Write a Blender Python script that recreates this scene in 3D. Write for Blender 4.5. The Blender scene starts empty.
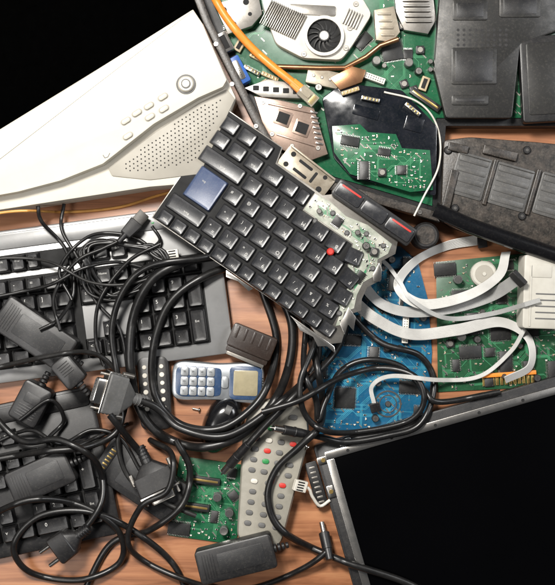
import bpy, math, random
from mathutils import Vector, Matrix
R=math.radians
S=0.001
H=1250.0; CX,CY=277.5,292.5
scene=bpy.context.scene
col=scene.collection
def W(px,py,z=0.0):
    k=(H-z)/H
    return ((px-CX)*k,(CY-py)*k)

# ---------------------------------------------------------------- materials
MATS={}
def mat(name,c,rough=.45,metal=0.0,c2=None,vs=60,bump=0.0,bs=1500,coat=0.0,dust=0.0,spec=.5,rv=.12):
    m=bpy.data.materials.new(name); m.use_nodes=True
    nt=m.node_tree; N=nt.nodes; L=nt.links
    b=N['Principled BSDF']
    b.inputs['Metallic'].default_value=metal
    b.inputs['Specular IOR Level'].default_value=spec
    if coat: b.inputs['Coat Weight'].default_value=coat; b.inputs['Coat Roughness'].default_value=.08
    tc=N.new('ShaderNodeTexCoord')
    n=N.new('ShaderNodeTexNoise'); n.inputs['Scale'].default_value=vs; n.inputs['Detail'].default_value=4; n.inputs['Roughness'].default_value=.7
    L.new(tc.outputs['Object'],n.inputs['Vector'])
    mx=N.new('ShaderNodeMix'); mx.data_type='RGBA'
    if c2 is None: c2=tuple(min(1,v*.72) for v in c)
    mx.inputs[6].default_value=(*c,1); mx.inputs[7].default_value=(*c2,1)
    mr=N.new('ShaderNodeMapRange'); mr.inputs['From Min'].default_value=.35; mr.inputs['From Max'].default_value=.7
    L.new(n.outputs['Fac'],mr.inputs['Value']); L.new(mr.outputs['Result'],mx.inputs[0])
    out=mx.outputs[2]
    if dust:
        dust=dust*(.42 if max(c)<.08 else .75)
        n3=N.new('ShaderNodeTexNoise'); n3.inputs['Scale'].default_value=420; n3.inputs['Detail'].default_value=3; n3.inputs['Roughness'].default_value=.85
        L.new(tc.outputs['Object'],n3.inputs['Vector'])
        m3=N.new('ShaderNodeMapRange'); m3.inputs['From Min'].default_value=.50; m3.inputs['From Max'].default_value=.76; m3.inputs['To Max'].default_value=dust
        L.new(n3.outputs['Fac'],m3.inputs['Value'])
        mx2=N.new('ShaderNodeMix'); mx2.data_type='RGBA'; mx2.inputs[7].default_value=(.40,.36,.30,1)
        L.new(out,mx2.inputs[6]); L.new(m3.outputs['Result'],mx2.inputs[0]); out=mx2.outputs[2]
    L.new(out,b.inputs['Base Color'])
    r2=N.new('ShaderNodeMapRange'); r2.inputs['To Min'].default_value=max(.02,rough-rv); r2.inputs['To Max'].default_value=min(1,rough+rv)
    L.new(n.outputs['Fac'],r2.inputs['Value']); L.new(r2.outputs['Result'],b.inputs['Roughness'])
    if bump:
        nb=N.new('ShaderNodeTexNoise'); nb.inputs['Scale'].default_value=bs; nb.inputs['Detail'].default_value=1
        L.new(tc.outputs['Object'],nb.inputs['Vector'])
        bp=N.new('ShaderNodeBump'); bp.inputs['Strength'].default_value=bump; bp.inputs['Distance'].default_value=.0002
        L.new(nb.outputs['Fac'],bp.inputs['Height']); L.new(bp.outputs['Normal'],b.inputs['Normal'])
    MATS[name]=m
    return m
blk=mat('black_plastic',(.008,.008,.009),.42,c2=(.014,.013,.013),bump=.2,dust=.12)
blk2=mat('black_matte_plastic',(.011,.011,.012),.48,bump=.3,dust=.15)
gloss=mat('black_gloss',(.005,.005,.006),.2,coat=.2,rv=.08,dust=.05)
cordm=mat('black_rubber',(.006,.006,.0065),.36,c2=(.011,.0105,.010),bump=.12,bs=500,dust=.06)
cordg=mat('worn_black_rubber',(.010,.010,.010),.46,c2=(.017,.016,.015),dust=.08)
keym=mat('key_plastic',(.018,.019,.022),.32,c2=(.030,.030,.033),bump=.2,bs=2500,dust=.14)
keyd=mat('desk_key_plastic',(.008,.008,.009),.34,bump=.15,bs=2500,dust=.14)
keyblue=mat('blue_key',(.038,.058,.125),.36,c2=(.055,.08,.15),bump=.15,dust=.15)
legend=mat('legend_paint',(.60,.59,.56),.5)
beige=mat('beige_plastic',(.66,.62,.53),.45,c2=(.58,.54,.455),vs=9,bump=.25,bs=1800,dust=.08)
beiged=mat('grey_and_shaded_beige',(.36,.335,.285),.5,c2=(.29,.27,.23),vs=12,bump=.3,bs=1800,dust=.08)  # darker copy of the beige; on the grille face it paints in shade
beigel=mat('light_button',(.54,.51,.44),.38,dust=.1)
hole=mat('hole_dark',(.008,.008,.008),.8)
holeb=mat('perforation',(.03,.028,.025),.9)
silver=mat('silver_paint',(.25,.25,.25),.36,.35,c2=(.19,.19,.188),vs=25,bump=.08,dust=.12)
steel=mat('steel',(.66,.64,.60),.26,1.0,c2=(.36,.34,.32),vs=120,bump=.05)
steeld=mat('dull_steel',(.38,.36,.33),.38,.85,c2=(.20,.185,.165),vs=110,bump=.1,dust=.15)
shieldm=mat('dark_metal',(.035,.034,.033),.42,.5,c2=(.02,.02,.019),vs=60,dust=.2)
pinky=mat('copper_tint_steel',(.52,.38,.31),.33,.75,c2=(.26,.19,.15),vs=90,bump=.1,dust=.2)
tanm=mat('tan_metal',(.42,.37,.29),.42,.5,c2=(.24,.20,.15),vs=90,bump=.1,dust=.2)
gold=mat('gold',(.75,.52,.18),.3,.9)
copper=mat('copper',(.50,.27,.14),.32,.9,c2=(.26,.13,.07),vs=110,bump=.1)
pcbg=mat('green_board',(.008,.080,.034),.26,c2=(.014,.12,.052),vs=30,dust=.12)
pcbgt=mat('green_trace',(.06,.25,.12),.32)
pcbd=mat('dark_green_board',(.012,.062,.026),.3,c2=(.020,.090,.040),vs=30,dust=.14)
pcbb=mat('blue_board',(.008,.080,.165),.26,c2=(.014,.125,.235),vs=25,dust=.10)
pcbbt=mat('blue_trace',(.05,.28,.40),.3)
chipm=mat('chip_epoxy',(.012,.012,.012),.45,bump=.2,dust=.1)
ceram=mat('ceramic_tan',(.42,.33,.20),.5)
whitep=mat('white_plastic',(.66,.63,.56),.42,c2=(.52,.49,.43),vs=40,dust=.12)
boxw=mat('aged_white_plastic',(.52,.50,.44),.48,c2=(.41,.39,.34),vs=25,dust=.15)
keysil=mat('silver_key',(.32,.335,.345),.33,.35,dust=.2)
white2=mat('white_membrane',(.46,.46,.40),.4,c2=(.20,.235,.18),vs=70,dust=.2)
orange=mat('orange_cord',(.82,.26,.03),.4,c2=(.70,.20,.02),bump=.1,dust=.05)
clear=mat('clear_plug',(.68,.61,.48),.12,coat=.6)
clear.node_tree.nodes['Principled BSDF'].inputs['Transmission Weight'].default_value=.55
yel=mat('yellow_wire',(.68,.33,.08),.4)
ribg=mat('ribbon_grey',(.60,.595,.57),.4,c2=(.47,.46,.44),vs=20,dust=.08)
ribs=mat('ribbon_dark_grey',(.46,.46,.45),.42,c2=(.35,.35,.34),vs=20,dust=.08)
redm=mat('red_rubber',(.55,.03,.02),.5)
bluev=mat('blue_connector',(.02,.10,.38),.4,dust=.08)
phoneb=mat('phone_blue',(.022,.048,.11),.26,c2=(.035,.07,.14),dust=.12)
phones=mat('phone_silver',(.33,.35,.37),.28,.5,c2=(.21,.22,.235),vs=90,dust=.18)
lcdm=mat('phone_lcd',(.34,.295,.19),.2,c2=(.25,.22,.14),vs=60)
remb=mat('remote_beige',(.33,.31,.26),.44,c2=(.25,.235,.195),vs=40,bump=.3,dust=.1)
rubg=mat('rubber_grey',(.12,.118,.115),.6)
grn=mat('button_green',(.03,.25,.07),.45)
ylw=mat('button_yellow',(.60,.40,.05),.45)
blu=mat('button_blue',(.04,.12,.40),.45)
brown=mat('brown_black_plastic',(.028,.018,.014),.38,bump=.3,dust=.14)
hoodg=mat('grey_hood',(.12,.12,.12),.42,c2=(.085,.085,.083),bump=.2,dust=.15)
screenm=mat('lcd_glass',(.001,.001,.0013),.08,rv=.03,vs=8,spec=.2)
filmm=mat('black_film',(.005,.007,.010),.16,c2=(.014,.015,.02),vs=45,bump=1.0,bs=90,dust=.08)
baym=mat('grey_bay',(.085,.083,.08),.42,c2=(.05,.049,.047),vs=70,bump=.3,dust=.2)
roughb=mat('scuffed_black',(.011,.010,.009),.42,c2=(.055,.043,.034),vs=150,bump=.5,bs=500,dust=.3)

def wood():
    m=bpy.data.materials.new('wood_orange'); m.use_nodes=True
    nt=m.node_tree; N=nt.nodes; L=nt.links; b=N['Principled BSDF']
    tc=N.new('ShaderNodeTexCoord'); mp=N.new('ShaderNodeMapping')
    mp.inputs['Scale'].default_value=(5,70,5); mp.inputs['Rotation'].default_value=(0,0,R(-20))
    L.new(tc.outputs['Object'],mp.inputs['Vector'])
    n=N.new('ShaderNodeTexNoise'); n.inputs['Scale'].default_value=1.6; n.inputs['Detail'].default_value=6; n.inputs['Roughness'].default_value=.62; n.inputs['Distortion'].default_value=.6
    L.new(mp.outputs['Vector'],n.inputs['Vector'])
    cr=N.new('ShaderNodeValToRGB'); e=cr.color_ramp.elements
    e[0].position=.3; e[0].color=(.17,.062,.024,1); e[1].position=.72; e[1].color=(.44,.205,.095,1)
    x=e.new(.5); x.color=(.33,.135,.06,1)
    L.new(n.outputs['Fac'],cr.inputs['Fac']); L.new(cr.outputs['Color'],b.inputs['Base Color'])
    b.inputs['Roughness'].default_value=.38
    bp=N.new('ShaderNodeBump'); bp.inputs['Strength'].default_value=.15; bp.inputs['Distance'].default_value=.0006
    L.new(n.outputs['Fac'],bp.inputs['Height']); L.new(bp.outputs['Normal'],b.inputs['Normal'])
    return m
woodm=wood()
floorm=mat('dark_floor',(.0015,.0015,.0015),.9,spec=.0)

# ---------------------------------------------------------------- mesh helpers (mm)
def rrect(sx,sy,r,n=2):
    r=max(.03,min(r,sx/2-.01,sy/2-.01)); pts=[]
    for (qx,qy,a0) in ((1,1,0),(-1,1,90),(-1,-1,180),(1,-1,270)):
        for i in range(n+1):
            a=R(a0+90*i/n); pts.append((qx*(sx/2-r)+r*math.cos(a), qy*(sy/2-r)+r*math.sin(a)))
    return pts
def area(p): return sum(p[i][0]*p[(i+1)%len(p)][1]-p[(i+1)%len(p)][0]*p[i][1] for i in range(len(p)))/2
def ccw(p): return list(p) if area(p)>0 else list(reversed(p))
def inset(p,d):
    out=[]; n=len(p)
    for i in range(n):
        a=Vector(p[i-1][:2]);b=Vector(p[i][:2]);c=Vector(p[(i+1)%n][:2])
        e1=(b-a); e2=(c-b)
        if e1.length<1e-6 or e2.length<1e-6: out.append(tuple(b)); continue
        e1.normalize(); e2.normalize()
        n1=Vector((-e1.y,e1.x)); n2=Vector((-e2.y,e2.x)); m=n1+n2
        k=max(.35,1+n1.dot(n2)); out.append(tuple(b+m*(d/k)))
    return out
def rpoly(p,r,n=3):
    p=ccw(p); out=[]; N=len(p)
    for i in range(N):
        a=Vector(p[i-1]);b=Vector(p[i]);c=Vector(p[(i+1)%N])
        r1=min(r,(a-b).length*.45); r2=min(r,(c-b).length*.45)
        s=b+(a-b).normalized()*r1; e=b+(c-b).normalized()*r2
        for k in range(n+1):
            t=k/n; out.append(tuple(s*(1-t)**2+b*2*t*(1-t)+e*t*t))
    return out
def inside(p,x,y):
    c=False; n=len(p)
    for i in range(n):
        x1,y1=p[i][:2]; x2,y2=p[(i+1)%n][:2]
        if (y1>y)!=(y2>y) and x<(x2-x1)*(y-y1)/(y2-y1)+x1: c=not c
    return c
GL={}
def glyph(s):
    if s in GL: return GL[s]
    cu=bpy.data.curves.new('t','FONT'); cu.body=s; cu.resolution_u=2; cu.align_x='CENTER'; cu.align_y='CENTER'; cu.size=1
    ob=bpy.data.objects.new('t',cu); col.objects.link(ob)
    dg=bpy.context.evaluated_depsgraph_get(); me=bpy.data.meshes.new_from_object(ob.evaluated_get(dg))
    r=([tuple(v.co) for v in me.vertices],[list(p.vertices) for p in me.polygons])
    bpy.data.objects.remove(ob); bpy.data.meshes.remove(me); GL[s]=r; return r
class MB:
    def __init__(s): s.v=[];s.f=[];s.m=[];s.M=None
    def add(s,vs,fs,mi=0,M=None):
        b=len(s.v); M=M or s.M
        for v in vs: s.v.append(tuple(M@Vector(v)) if M else tuple(v))
        for f in fs: s.f.append([i+b for i in f]); s.m.append(mi)
        return s
    def loft(s,rings,mi=0,M=None,top=None,cap=True):
        n=len(rings[0][0]); vs=[]; fs=[]
        for pts,z in rings:
            for p in pts: vs.append((p[0],p[1],z))
        for k in range(len(rings)-1):
            for i in range(n):
                j=(i+1)%n; fs.append([k*n+i,k*n+j,(k+1)*n+j,(k+1)*n+i])
        s.add(vs,fs,mi,M)
        b=len(s.v)-len(vs)
        if cap:
            s.f.append([b+i for i in reversed(range(n))]); s.m.append(mi)
            s.f.append([b+(len(rings)-1)*n+i for i in range(n)]); s.m.append(mi if top is None else top)
        return s
    def rbox(s,cx,cy,z0,sx,sy,h,r=1.5,ch=.5,mi=0,rot=0,n=2,top=None,M=None):
        T=Matrix.Translation((cx,cy,0))@Matrix.Rotation(R(rot),4,'Z')
        if M: T=M@T
        elif s.M: T=s.M@T
        g=lambda i:rrect(sx-2*i,sy-2*i,r-i,n)
        ch=min(ch,h*.45)
        return s.loft([(g(ch*.6),z0),(g(0),z0+ch*.6),(g(0),z0+h-ch),(g(ch*.3),z0+h-ch*.3),(g(ch),z0+h)],mi,T,top)
    def cyl(s,cx,cy,z0,h,r,seg=16,mi=0,r2=None,ch=.3,top=None,M=None):
        r2=r if r2 is None else r2; ch=min(ch,h*.4,r*.4)
        c=lambda q:[(cx+q*math.cos(2*math.pi*i/seg),cy+q*math.sin(2*math.pi*i/seg)) for i in range(seg)]
        return s.loft([(c(r),z0),(c(r2),z0+h-ch),(c(r2-ch),z0+h)],mi,M,top)
    def poly(s,p,z0,z1,ch=.8,mi=0,top=None):
        p=ccw(p)
        if ch<=0: return s.loft([(p,z0),(p,z1)],mi,None,top)
        return s.loft([(inset(p,ch*.5),z0),(p,z0+ch*.5),(p,z1-ch),(inset(p,ch*.3),z1-ch*.3),(inset(p,ch),z1)],mi,None,top)
    def disc(s,x,y,z,r,seg=8,mi=0):
        return s.add([(x+r*math.cos(2*math.pi*i/seg),y+r*math.sin(2*math.pi*i/seg),z) for i in range(seg)],[list(range(seg))],mi)
    def line(s,pts,w,z,mi=0):
        n=len(pts); vs=[]
        for i in range(n):
            a=Vector(pts[max(i-1,0)]);b=Vector(pts[i]);c=Vector(pts[min(i+1,n-1)])
            d1=(b-a) if i>0 else (c-b); d2=(c-b) if i<n-1 else d1
            if d1.length<1e-6 or d2.length<1e-6: return s
            d1=d1.normalized(); d2=d2.normalized()
            n1=Vector((-d1.y,d1.x)); n2=Vector((-d2.y,d2.x)); m=(n1+n2); k=max(.5,1+n1.dot(n2)); m=m/k*w/2
            vs+= [(b.x+m.x,b.y+m.y,z),(b.x-m.x,b.y-m.y,z)]
        return s.add(vs,[[2*i,2*i+1,2*i+3,2*i+2] for i in range(n-1)],mi)
    def text(s,t,x,y,z,size,mi=1,rot=0):
        v,f=glyph(t); T=Matrix.Translation((x,y,z))@Matrix.Rotation(R(rot),4,'Z')@Matrix.Scale(size,4)
        T.translation=(x,y,z)
        return s.add(v,f,mi,T)
    def tube(s,P,r,seg=8,mi=0,rf=None):
        n=len(P); vs=[]; fs=[]; P=[Vector(p) for p in P]
        up=None
        for i in range(n):
            t=(P[min(i+1,n-1)]-P[max(i-1,0)]).normalized()
            if up is None:
                up=Vector((0,0,1)) if abs(t.z)<.9 else Vector((1,0,0))
            a=(up-t*up.dot(t)).normalized(); up=a; b=t.cross(a)
            q=r*(rf(i/(n-1)) if rf else 1)
            for k in range(seg):
                an=2*math.pi*k/seg; v=P[i]+a*q*math.cos(an)+b*q*math.sin(an); vs.append(tuple(v))
        for i in range(n-1):
            for k in range(seg):
                j=(k+1)%seg; fs.append([i*seg+k,i*seg+j,(i+1)*seg+j,(i+1)*seg+k])
        fs.append(list(reversed(range(seg)))); fs.append([(n-1)*seg+k for k in range(seg)])
        return s.add(vs,fs,mi)
    def mesh(s,name,mats):
        me=bpy.data.meshes.new(name); me.from_pydata([(a*S,b*S,c*S) for a,b,c in s.v],[],s.f)
        for m in (mats if isinstance(mats,(list,tuple)) else [mats]): me.materials.append(m)
        me.polygons.foreach_set('material_index',s.m); me.polygons.foreach_set('use_smooth',[True]*len(s.f))
        me.update(); me.set_sharp_from_angle(angle=R(38)); return me
    def build(s,name,mats,parent=None,loc=(0,0,0),rot=0,label=None):
        return put(name,s.mesh(name,mats),parent,loc,rot,label)
def put(name,me,parent=None,loc=(0,0,0),rot=0,label=None):
    o=bpy.data.objects.new(name,me); col.objects.link(o)
    if parent is not None: o.parent=parent.o if isinstance(parent,T) else parent
    o.location=tuple(c*S for c in loc); o.rotation_euler=(0,0,R(rot))
    if label: o['label']=label
    return o
def tag(o,label,cat,group=None):
    o['label']=label; o['category']=cat
    if group: o['group']=group
    return o
class T:
    def __init__(s,name,label,cat,px,py,z=0,rot=0,group=None,tilt=(0,0),zp=None):
        o=bpy.data.objects.new(name,None); col.objects.link(o); o.empty_display_size=.01
        x,y=W(px,py,z if zp is None else zp); s.o=o; s.x=x; s.y=y; s.z=z; s.rot=rot
        o.location=(x*S,y*S,z*S); o.rotation_euler=(R(tilt[0]),R(tilt[1]),R(rot)); tag(o,label,cat,group)
    def l(s,px,py,z=None):
        x,y=W(px,py,s.z if z is None else z); dx,dy=x-s.x,y-s.y; c,q=math.cos(-R(s.rot)),math.sin(-R(s.rot))
        return (dx*c-dy*q, dx*q+dy*c)
    def ls(s,pts,z=None): return [s.l(a,b,z) for a,b in pts]

# ---------------------------------------------------------------- draping
def surf(x,y):
    hit,loc,nn,ii,oo,mm=scene.ray_cast(DG[0],Vector((x*S,y*S,.6)),Vector((0,0,-1)))
    return max(0,loc.z/S) if hit and loc.z>-.1 else 0
DG=[None]
def refresh():
    bpy.context.view_layer.update(); DG[0]=bpy.context.evaluated_depsgraph_get()
def rest_z(px,py,sx,sy,rot,zg=25,q=1.0):
    refresh(); cx,cy=W(px,py,zg); c,s_=math.cos(R(rot)),math.sin(R(rot)); hs=[]
    n=11
    for i in range(n):
        for j in range(n):
            a=(i/(n-1)-.5)*sx; b=(j/(n-1)-.5)*sy
            hs.append(surf(cx+a*c-b*s_,cy+a*s_+b*c))
    hs.sort(); return hs[int((len(hs)-1)*q)]+.2
def dense(pts,step=2.5):
    P=[Vector(p) for p in pts]; out=[]
    P=[P[0]*2-P[1]]+P+[P[-1]*2-P[-2]]
    for i in range(1,len(P)-2):
        a,b,c,d=P[i-1],P[i],P[i+1],P[i+2]; n=max(2,int((c-b).length/step))
        for k in range(n):
            t=k/n; out.append(.5*((2*b)+(c-a)*t+(2*a-5*b+4*c-d)*t*t+(3*b-a-3*c+d)*t**3))
    out.append(P[-2]); return out
def drape(pts,r,half=None,win=6,clr=None,zoff=0):
    D=dense(pts); n=len(D); z=[25.0]*n; half=half if half is not None else r*.8
    refresh()
    for ps in range(2):
        hs=[]
        for i,p in enumerate(D):
            x,y=W(p.x,p.y,z[i]); t=D[min(i+1,n-1)]-D[max(i-1,0)]; L=max(t.length,1e-6); nx,ny=t.y/L,t.x/L
            hf=half if clr is None else max(half,clr(i/(n-1)) )
            h=max(surf(x,y),surf(x+nx*hf,y+ny*hf),surf(x-nx*hf,y-ny*hf))
            rr=r if clr is None else max(r,clr(i/(n-1)))
            hs.append(h+rr+.2)
        d=[max(hs[max(0,i-win):i+win+1]) for i in range(n)]
        z=[sum(d[max(0,i-win):i+win+1])/len(d[max(0,i-win):i+win+1]) for i in range(n)]
    out=[]
    for i,p in enumerate(D):
        x,y=W(p.x,p.y,z[i]+zoff); out.append(Vector((x,y,z[i]+zoff)))
    return out
def frame(a,b):
    d=(b-a).normalized(); return math.atan2(d.y,d.x), -math.asin(max(-1,min(1,d.z)))
def box_x(mb,x0,x1,w0,w1,h0,h1,mi=0,r=2,ch=1,cy=0):
    M=Matrix(((0,0,1,0),(1,0,0,cy),(0,1,0,0),(0,0,0,1)))
    g=lambda w,h,i:rrect(w-2*i,h-2*i,r-i,2)
    mb.loft([(g(w0,h0,ch),x0),(g(w0,h0,0),x0+ch),(g(w1,h1,0),x1-ch),(g(w1,h1,ch),x1)],mi,M)
def cyl_x(mb,x0,x1,r0,r1,seg=14,mi=0,cy=0):
    M=Matrix(((0,0,1,0),(1,0,0,cy),(0,1,0,0),(0,0,0,1)))
    c=lambda q:[(q*math.cos(2*math.pi*i/seg),q*math.sin(2*math.pi*i/seg)) for i in range(seg)]
    mb.loft([(c(max(.1,r0-.4)),x0),(c(r0),x0+.4),(c(r1),x1-.4),(c(max(.1,r1-.4)),x1)],mi,M)
PL={'dsub':(52,8),'usb':(34,5),'jack':(38,5),'rj':(22,5),'mini':(14,4),'barrel':(30,5),'dvi':(55,8),'mains':(46,10)}
def plug(kind,par,p,yaw,pitch,r,hood=None):
    def base(mb,m):
        o=mb.build('plug',m,par,(p.x,p.y,p.z)); o.rotation_euler=(0,pitch,yaw); return o
    if kind in('dsub','dvi'):
        m=MB(); cyl_x(m,-14,8,r+1.2,r+2.6)
        for k in range(5): cyl_x(m,-12+k*3.6,-10.6+k*3.6,r+2.2,r+2.4)
        box_x(m,4,16,16,36,13,15,r=3); box_x(m,14,34,38,40,15,15,r=2.5)
        for k in range(4): box_x(m,17+k*4,18.6+k*4,41,41,10,10,r=1,ch=.3)
        o=base(m,hood or hoodg)
        m=MB(); box_x(m,33.6,36,42,42,12,12,r=1,ch=.4); box_x(m,35.8,44,26,25,8.5,8,r=3,ch=.4); m.build('metal_shell',steel,o)
        m=MB(); box_x(m,43.8,44.6,23,23,6.5,6.5,r=2.5,ch=.2)
        for a in range(7): cyl_x(m,44.5,45.3,.5,.5,6,1,cy=-9+a*3)
        m.build('pin_face',[whitep if kind=='dvi' else rubg,hole],o)
        for s_ in (-1,1):
            m=MB(); cyl_x(m,8,20,2.6,2.6,10,cy=s_*20.6); cyl_x(m,34,43,1.4,1.4,8,cy=s_*17); m.build('thumbscrew',steeld,o)
    elif kind=='usb':
        m=MB(); cyl_x(m,-8,3,r+.8,r+1.4); box_x(m,2,20,11,14,6.5,7.5,r=1.5,ch=.8); o=base(m,hood or blk)
        m=MB(); box_x(m,20,32,11.5,11.5,4.6,4.6,r=.6,ch=.2); m.build('metal_shell',steel,o)
    elif kind=='mains':
        m=MB(); cyl_x(m,-12,3,r+1,r+2.4)
        for k in range(4): cyl_x(m,-10+k*3,-8.8+k*3,r+2.3,r+2.6)
        box_x(m,1,12,12,24,11,17,r=4,ch=1.5); box_x(m,10,30,27,29,18,18,r=4,ch=1.5); o=base(m,hood or blk)
        for s_ in(-1,1):
            m=MB(); cyl_x(m,30,45,2.3,2.0,12,cy=s_*8); m.build('metal_pin',steel,o)
    elif kind=='jack':
        m=MB(); cyl_x(m,-10,2,r+.6,r+1.3); cyl_x(m,1,22,4.6,4.9,16); cyl_x(m,8,10,5.2,5.2,16); o=base(m,hood or blk)
        m=MB(); cyl_x(m,22,33,3.6,3.6,14); cyl_x(m,32.6,37,1.1,.8,10); m.build('metal_tip',steel,o)
    elif kind=='barrel':
        m=MB(); cyl_x(m,-10,2,r+.6,r+1.5); cyl_x(m,1,18,5,5.4,16); o=base(m,hood or blk)
        m=MB(); cyl_x(m,18,29,2.8,2.8,14); m.build('metal_tip',steel,o)
    elif kind=='rj':
        m=MB(); box_x(m,-10,2,9,10,7,7,r=2,ch=1); o=base(m,orange)
        m=MB(); box_x(m,1,21,11.6,11.6,7.6,7.6,r=.6,ch=.4); m.rbox(7,0,3.9,12,5,1.6,r=.6,ch=.3); 
        for k in range(8): m.rbox(17,-4.1+k*1.17,3.9,5,.6,.3,r=.1,ch=.05,mi=1)
        m.build('clear_connector',[clear,gold],o)
    elif kind=='mini':
        m=MB(); box_x(m,0,13,11,11,6,6,r=.8,ch=.5)
        for k in range(4): m.rbox(7,-3.9+k*2.6,2.9,7,1.3,.4,r=.2,ch=.1,mi=1)
        o=base(m,[whitep,hole])
def cable(name,label,pts,r,m=None,cat='cable',end=None,start=None,group=None,win=6,hood=None,seg=10):
    m=m or cordm
    tot=sum((Vector(pts[i+1])-Vector(pts[i])).length for i in range(len(pts)-1))
    def clr(u):
        d=0
        if end and (1-u)*tot<PL[end][0]+14: d=PL[end][1]
        if start and u*tot<PL[start][0]+14: d=max(d,PL[start][1])
        return d
    P=drape(pts,r,win=win,clr=clr if (end or start) else None)
    def trim(P,kind):
        L=PL[kind][0]; acc=0; i=len(P)-1
        while i>2 and acc<L: acc+=(P[i]-P[i-1]).length; i-=1
        a=P[i]; b=P[-1]; y,p=frame(a,b); return P[:i+1],a,y,p
    heads=[]
    if end:
        P,a,y,p=trim(P,end); heads.append((end,a.copy(),y,p))
    if start:
        P.reverse(); P,a,y,p=trim(P,start); P.reverse(); heads.append((start,a.copy(),y,p))
    o0=P[0].copy(); Q=[q-o0 for q in P]
    mb=MB(); mb.tube(Q,r,seg)
    if not heads:
        o=mb.build(name,m,None,tuple(o0)); tag(o,label,cat,group); return o
    e=bpy.data.objects.new(name,None); col.objects.link(e); e.empty_display_size=.01; e.location=o0*S; tag(e,label,cat,group)
    mb.build('cord',m,e)
    for k,a,y,p in heads: plug(k,e,a-o0,y,p,r,hood)
    return e
def ribbon(name,label,pts,w,roll,m=ribg,n=13,endbox=None,group=None,zoff=0):
    mx=max(abs(math.sin(R(a))) for a in roll)
    P=drape(pts,1.0+w/2*mx,half=w/2*max(.5,1-mx*.5),win=5,zoff=zoff)
    N=len(P); o0=P[0].copy(); mb=MB(); vs=[]; ring=0
    for i,p in enumerate(P):
        t=(P[min(i+1,N-1)]-P[max(i-1,0)]).normalized(); lat=t.cross(Vector((0,0,1))).normalized(); nr=lat.cross(t)
        u=i/(N-1)*(len(roll)-1); k=min(int(u),len(roll)-2); a=R(roll[k]+(roll[k+1]-roll[k])*(u-k))
        L2=lat*math.cos(a)+nr*math.sin(a); N2=nr*math.cos(a)-lat*math.sin(a)
        row=[]
        for j in range(2*n+1):
            row.append(p-o0+L2*((j/(2*n)-.5)*w)+N2*(.55 if j%2 else .04))
        for j in reversed(range(2*n+1)):
            row.append(p-o0+L2*((j/(2*n)-.5)*w)-N2*(.55 if j%2 else .04))
        ring=len(row); vs+=row
    fs=[]
    for i in range(N-1):
        for k in range(ring):
            j=(k+1)%ring; fs.append([i*ring+k,i*ring+j,(i+1)*ring+j,(i+1)*ring+k])
    fs.append(list(reversed(range(ring)))); fs.append([(N-1)*ring+k for k in range(ring)])
    mb.add([tuple(v) for v in vs],fs)
    if not endbox:
        o=mb.build(name,m,None,tuple(o0)); tag(o,label,'cable',group); return o
    e=bpy.data.objects.new(name,None); col.objects.link(e); e.empty_display_size=.01; e.location=o0*S; tag(e,label,'cable',group)
    mb.build('ribbon',m,e)
    for which in endbox:
        a=P[-1] if which=='end' else P[0]; b=P[-4] if which=='end' else P[3]; y,p=frame(b,a)
        q=MB(); box_x(q,-1,8,w+5,w+5,5.5,5.5,r=.6,ch=.5); c=q.build('header',blk,e,tuple(a-o0)); c.rotation_euler=(0,p,y)
    return e

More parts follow.
